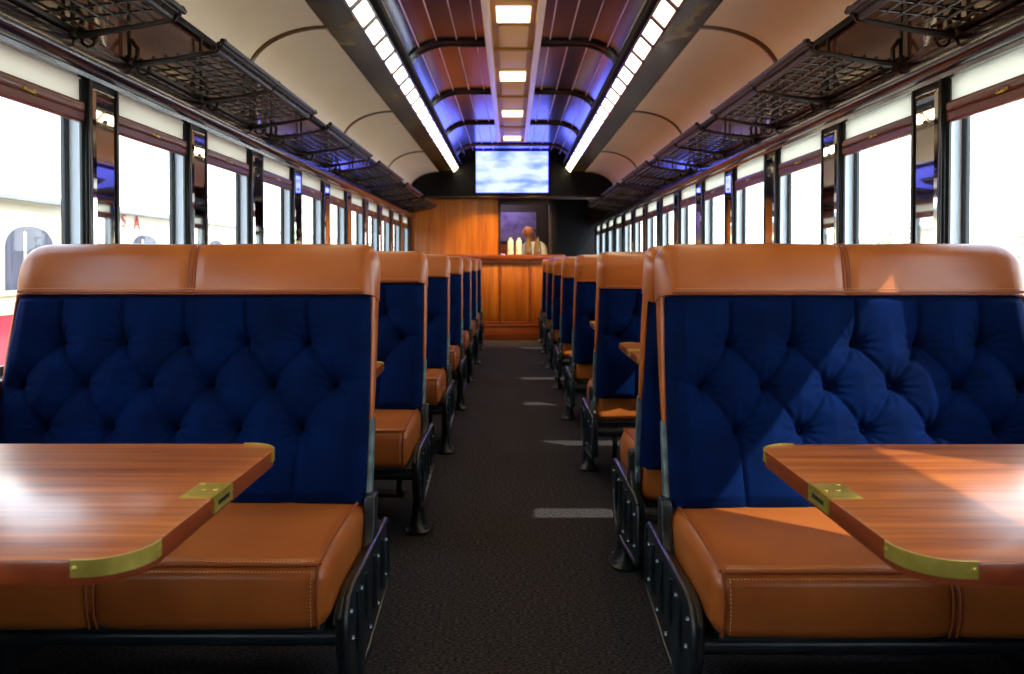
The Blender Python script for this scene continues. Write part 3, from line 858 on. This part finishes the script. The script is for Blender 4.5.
sh = skin_mesh('shirt', [(p, tuple(x * 1.1 + .012 for x in (r_ if isinstance(r_, tuple) else (r_, r_)))) for p, r_ in body[:4]] + [((0, -.033, 1.475), .082)] + [(p, r_ * 1.1 + .012) for p, r_ in body[9:13]] + [((.225, -.135, 1.085), .052)] + [(p, r_ * 1.1 + .012) for p, r_ in body[15:19]] + [((-.225, -.145, 1.085), .052)],
               [(0, 1), (1, 2), (2, 3), (3, 4), (3, 5), (5, 6), (6, 7), (7, 8), (8, 9), (3, 10), (10, 11), (11, 12), (12, 13), (13, 14)], M['shirt'], per)
tr = skin_mesh('trousers', [((0, 0, 1.0), .155), ((0, 0, .94), .16)] + [(p, r_ + .02) for p, r_ in body[21:24]] + [(p, r_ + .02) for p, r_ in body[25:28]], [(0, 1), (1, 2), (2, 3), (3, 4), (1, 5), (5, 6), (6, 7)], M['trousers'], per)
g = G()
HC = Vector((0, -.134, 1.655))
g.loft([[(x, HC.y - .098 + a, z) for x, a, z in ((-w_, .012, z_), (0, -h_, z_), (w_, .012, z_), (0, .02, z_))] for z_, w_, h_ in ((1.69, .006, .004), (1.665, .010, .012), (1.64, .016, .024), (1.63, .013, .010))])
for sx in (-1, 1):
    g.loft([[(sx * (.086 + .012 * q), -.115 + r_ * math.cos(a), 1.648 + 1.5 * r_ * math.sin(a)) for a in [k * PI / 5 for k in range(10)]] for q, r_ in ((0, .014), (1, .020), (1.3, .012))])
g.build('face_features', M['skin'], bd)
g = G()
for sx in (-1, 1): g.ball((sx * .032, HC.y - .082, 1.668), .010)
g.build('eyes', M['black'], bd)
M['lips'] = mat('lips', L(150, 84, 74), .5)
g = G(); g.tube([(-.024, HC.y - .086, 1.602), (0, HC.y - .092, 1.604), (.024, HC.y - .086, 1.602)], [.003, .006, .003], 6); g.build('mouth', M['lips'], bd)
g = G()
for sx in (-1, 1):
    g.tube([(sx * .088, -.13, 1.69), (sx * .092, -.10, 1.685), (sx * .080, -.045, 1.67), (sx * .03, -.018, 1.66)], [.006, .011, .014, .014], 8)
g.build('hair', M['hair'], per)
for sx in (-1, 1):
    base_ = Vector((sx * .15, -.32, 1.205))
    pts = [((sx * .16, -.30, 1.20), (.028, .020)), ((sx * .14, -.345, 1.212), (.038, .016)), ((sx * .13, -.375, 1.215), (.036, .014))]
    eds = [(0, 1), (1, 2)]
    for f in range(4):
        dx = (-.027 + .018 * f) * sx; ln = (.062, .072, .068, .052)[f]
        b = len(pts)
        pts += [((sx * .13 + dx, -.385, 1.214), .0095), ((sx * .125 + dx, -.385 - ln * .5, 1.216), .009), ((sx * .12 + dx, -.385 - ln, 1.20), .0075)]
        eds += [(2, b), (b, b + 1), (b + 1, b + 2)]
    b = len(pts); pts += [((sx * .105, -.345, 1.21), .011), ((sx * .085, -.375, 1.208), .0095), ((sx * .078, -.40, 1.20), .008)]; eds += [(1, b), (b, b + 1), (b + 1, b + 2)]
    pts = [((p[0], p[1] * .9 + .075, p[2] - .15 + (p[1] + .30) * .25), r_) for p, r_ in pts]
    skin_mesh('hand', pts, eds, M['skin'], per, sub=1)

# ------------------------------------------------------------------ outside
M['ballast'] = mat('pale_ballast', L(240, 234, 224), .9, var=(3, L(228, 222, 210), .4, .7))
g = G(); g.box(-60, 60, -40, 70, -1.3, -1.2); tag(g.build('ground', M['ballast']), kind='structure')
M['carcream'] = mat('cream_carriage_paint', L(232, 214, 176), .45, coat=.2)
M['carred'] = mat('crimson_carriage_paint', L(190, 22, 50), .4, coat=.3)
M['carroof'] = mat('grey_carriage_roof', L(150, 150, 150), .6)
M['curtain'] = mat('grey_curtain', L(96, 96, 110), .8, var=(6, L(70, 70, 86), .4, .6), scale=(1, 6, .3))
M['carwin'] = mat('carriage_window_glass', L(70, 84, 84), .1, spec=.6)
M['redletter'] = mat('faded_red_letter', L(200, 48, 48), .6)
XC = -5.0
r = empty('railway_carriage', (XC, 8, -1.2), 'cream and crimson railway carriage with arched windows outside the left windows', 'railway carriage')
g = G(); g.box(-2.8, 0, -14, 26, 1.8, 2.96); g.build('upper_side', M['carcream'], r)
g = G(); g.box(-2.78, .02, -14, 26, .9, 1.8); g.build('lower_side', M['carred'], r)
g = G(); g.box(-2.8, .035, -14, 26, 1.79, 1.83); g.build('waist_rail', M['carcream'], r)
rp = [(.10, 2.93), (.10, 2.965), (-.10, 3.03), (-.9, 3.10), (-1.9, 3.10), (-2.7, 3.03), (-2.9, 2.965), (-2.9, 2.93)]
g = G(); g.prism(rp, 'y', -14.1, 26.1); g.build('roof', M['carroof'], r)
g = G(); g.box(-2.6, -.2, -14, 26, .3, .9); 
g.build('underframe', M['black'], r)
for y in (-11, -8.5, 20, 22.5, 4, 7):
    g = G(); g.loft([[(x_, y + rr * math.cos(a), .46 + rr * math.sin(a)) for a in [k * PI / 10 for k in range(20)]] for x_, rr in ((-.35, .46), (-.22, .46), (-.20, .40))]); g.build('wheel', M['black'], r)
wy0 = 5.0 / .0 if False else None
def arch(y0, y1, z0, z1, rise):
    P = [(y0, z0), (y0, z1 - rise)]
    yc, hw = (y0 + y1) / 2, (y1 - y0) / 2
    for i in range(1, 12):
        t = PI - PI * i / 12; P.append((yc + hw * math.copysign(abs(math.cos(t)) ** .8, math.cos(t)), z1 - rise + rise * math.sin(t)))
    return P + [(y1, z1 - rise), (y1, z0)]
cy = [8.25 + 2.6 * k for k in range(-4, 9)]
for yc in cy:
    a = arch(yc - .50 - 8, yc + .50 - 8, 1.98, 2.74, .28)
    b = arch(yc - .42 - 8, yc + .42 - 8, 2.03, 2.68, .24)
    g = G(); g.prism(a, 'x', -.05, .03); f = g.build('window_frame', M['carcream'], r)
    g = G(); g.prism(b, 'x', -.04, .034); g.build('curtained_glass', M['curtain'], f)
    g = G(); g.prism(arch(yc - 8.02, yc + .34 - 8, 2.10, 2.45, .12), 'x', .02, .037); g.build('side_glass', M['carwin'], f)
    g = G(); g.box(.03, .042, yc - 8 - .12, yc - 8 - .085, 2.04, 2.62); g.build('glazing_bar', M['carcream'], f)
for ch, y, z in (('S', 10.30, 2.79), ('A', 10.66, 2.78)):
    cu_ = bpy.data.curves.new('red_letter', 'FONT'); cu_.body = ch; cu_.size = .26; cu_.extrude = .004; cu_.align_x = 'CENTER'
    o = bpy.data.objects.new('red_letter', cu_); C.objects.link(o); o.parent = r
    cu_.materials.append(M['redletter'])
    o.location = (.006, y - 8, z - .03); o.rotation_euler = (PI / 2, 0, PI / 2)
    bpy.context.view_layer.update()
    me_ = bpy.data.meshes.new_from_object(o.evaluated_get(bpy.context.evaluated_depsgraph_get()))
    o2 = bpy.data.objects.new('red_letter', me_); C.objects.link(o2); o2.parent = r; o2.location = o.location; o2.rotation_euler = o.rotation_euler
    bpy.data.objects.remove(o)
# trees beyond the right windows
M['leaf'] = mat('pale_green_leaves', L(150, 178, 110), .7, var=(8, L(110, 146, 78), .4, .65))
M['bark'] = mat('grey_bark', L(120, 104, 88), .9)
rnd = random.Random(3)
TR = [(18, 21, 3.0, 1.9, 'rounded pale green tree outside the right windows, nearest the front'), (22, 30, 3.6, 2.6, 'broad pale green tree outside the right, second from the front'), (17, 36, 3.2, 2.0, 'pale green tree outside the right windows, third from the front'), (24, 50, 4.2, 3.2, 'tall pale green tree farthest along outside the right windows')]
for (x, y, h, cr, lab) in TR:
    r = empty('tree', (x, y, -1.2), lab, 'tree', 'trees beyond the right windows')
    g = G(); g.tube([(0, 0, 0), (.05, 0, h * .4), (0, .05, h * .75)], [.2, .15, .08], 8)
    for k in range(5):
        a = k * 1.26; g.tube([(0, 0, h * .4), (cr * .4 * math.cos(a), cr * .4 * math.sin(a), h * .62)], [.09, .04], 6)
    g.build('trunk', M['bark'], r)
    g = G()
    for k in range(1500):
        u = rnd.random(); t = rnd.uniform(0, 2 * PI); ph = math.acos(rnd.uniform(-1, 1)); rr = cr * (u ** .4) * (1 + .25 * math.sin(3 * t) * math.sin(2 * ph))
        c = Vector((rr * math.sin(ph) * math.cos(t), rr * math.sin(ph) * math.sin(t), h * .66 + .62 * rr * math.cos(ph)))
        e1 = Vector((rnd.uniform(-1, 1), rnd.uniform(-1, 1), rnd.uniform(-1, 1))).normalized(); e2 = e1.orthogonal().normalized(); q = rnd.uniform(.10, .2)
        g.add([c + e1 * q, c + e2 * q * .5, c - e1 * q, c - e2 * q * .5 + Vector((0, 0, .03))], [(0, 1, 2, 3)])
    g.build('foliage', M['leaf'], r, recalc=False)

# ------------------------------------------------------------------ light
w = bpy.data.worlds.new('World'); sc.world = w; w.use_nodes = True
nt = w.node_tree; bg = nt.nodes['Background']
tc = nt.nodes.new('ShaderNodeTexCoord'); sp = nt.nodes.new('ShaderNodeSeparateXYZ'); rp_ = nt.nodes.new('ShaderNodeValToRGB')
rp_.color_ramp.elements[0].position = .0; rp_.color_ramp.elements[0].color = (1, 1, 1, 1)
rp_.color_ramp.elements[1].position = .6; rp_.color_ramp.elements[1].color = (.55, .75, 1.0, 1)
nt.links.new(tc.outputs['Generated'], sp.inputs[0]); nt.links.new(sp.outputs['Z'], rp_.inputs['Fac']); nt.links.new(rp_.outputs['Color'], bg.inputs['Color'])
bg.inputs['Strength'].default_value = 5.7
def light(name, kind, loc, energy, col, rot=None, **kw):
    l = bpy.data.lights.new(name, kind); l.energy = energy; l.color = col
    for k, v in kw.items(): setattr(l, k, v)
    o = bpy.data.objects.new(name, l); C.objects.link(o); o.location = loc
    if rot: o.rotation_euler = rot
    return o
sd = Vector((-.70, .55, -.79)).normalized()
o = light('sun', 'SUN', (6, -6, 6), 6.5, (1, .93, .82), angle=math.radians(.6))
o.rotation_euler = sd.to_track_quat('-Z', 'Y').to_euler()
# added warm spots that brighten the bar front, no fixtures
for x in (-1.0, -.35, .3):
    o = light('bar_fill_spot', 'SPOT', (x, 10.75, 2.40), 95, (1, .62, .22), spot_size=math.radians(75), spot_blend=.8, shadow_soft_size=.04)
    o.rotation_euler = Vector((0, .62, -1.35)).to_track_quat('-Z', 'Y').to_euler()
light('bar_fill', 'POINT', (.2, 11.9, 2.12), 15, (1, .8, .55), shadow_soft_size=.05)  # added light hidden above the opening, brightens carafes and bartender
light('bar_blue_fill', 'POINT', (-.1, 12.8, 2.1), 8, (.6, .5, 1), shadow_soft_size=.05)  # added blue fill that tints the lavender panel
# ------------------------------------------------------------------ camera
cam = bpy.data.cameras.new('Camera'); co = bpy.data.objects.new('Camera', cam); C.objects.link(co)
co.location = (-.015, 0, 1.10); co.rotation_euler = (math.radians(89), 0, 0)
cam.sensor_width = 36; cam.lens = 36 * 800 / 1024
cam.shift_x = 1 / 1024; cam.shift_y = -60 / 1024
cam.clip_start = .05; cam.clip_end = 200
cam.dof.use_dof = True; cam.dof.focus_distance = 2.1; cam.dof.aperture_fstop = 5.6
sc.camera = co
sc.view_settings.view_transform = 'Standard'; sc.view_settings.look = 'None'
sc.view_settings.exposure = 0; sc.view_settings.gamma = 1; sc.view_settings.use_curve_mapping = False
try:
    sc.cycles.use_denoising = True; sc.cycles.max_bounces = 8; sc.cycles.transparent_max_bounces = 16
    sc.cycles.sample_clamp_indirect = 4
except Exception: pass
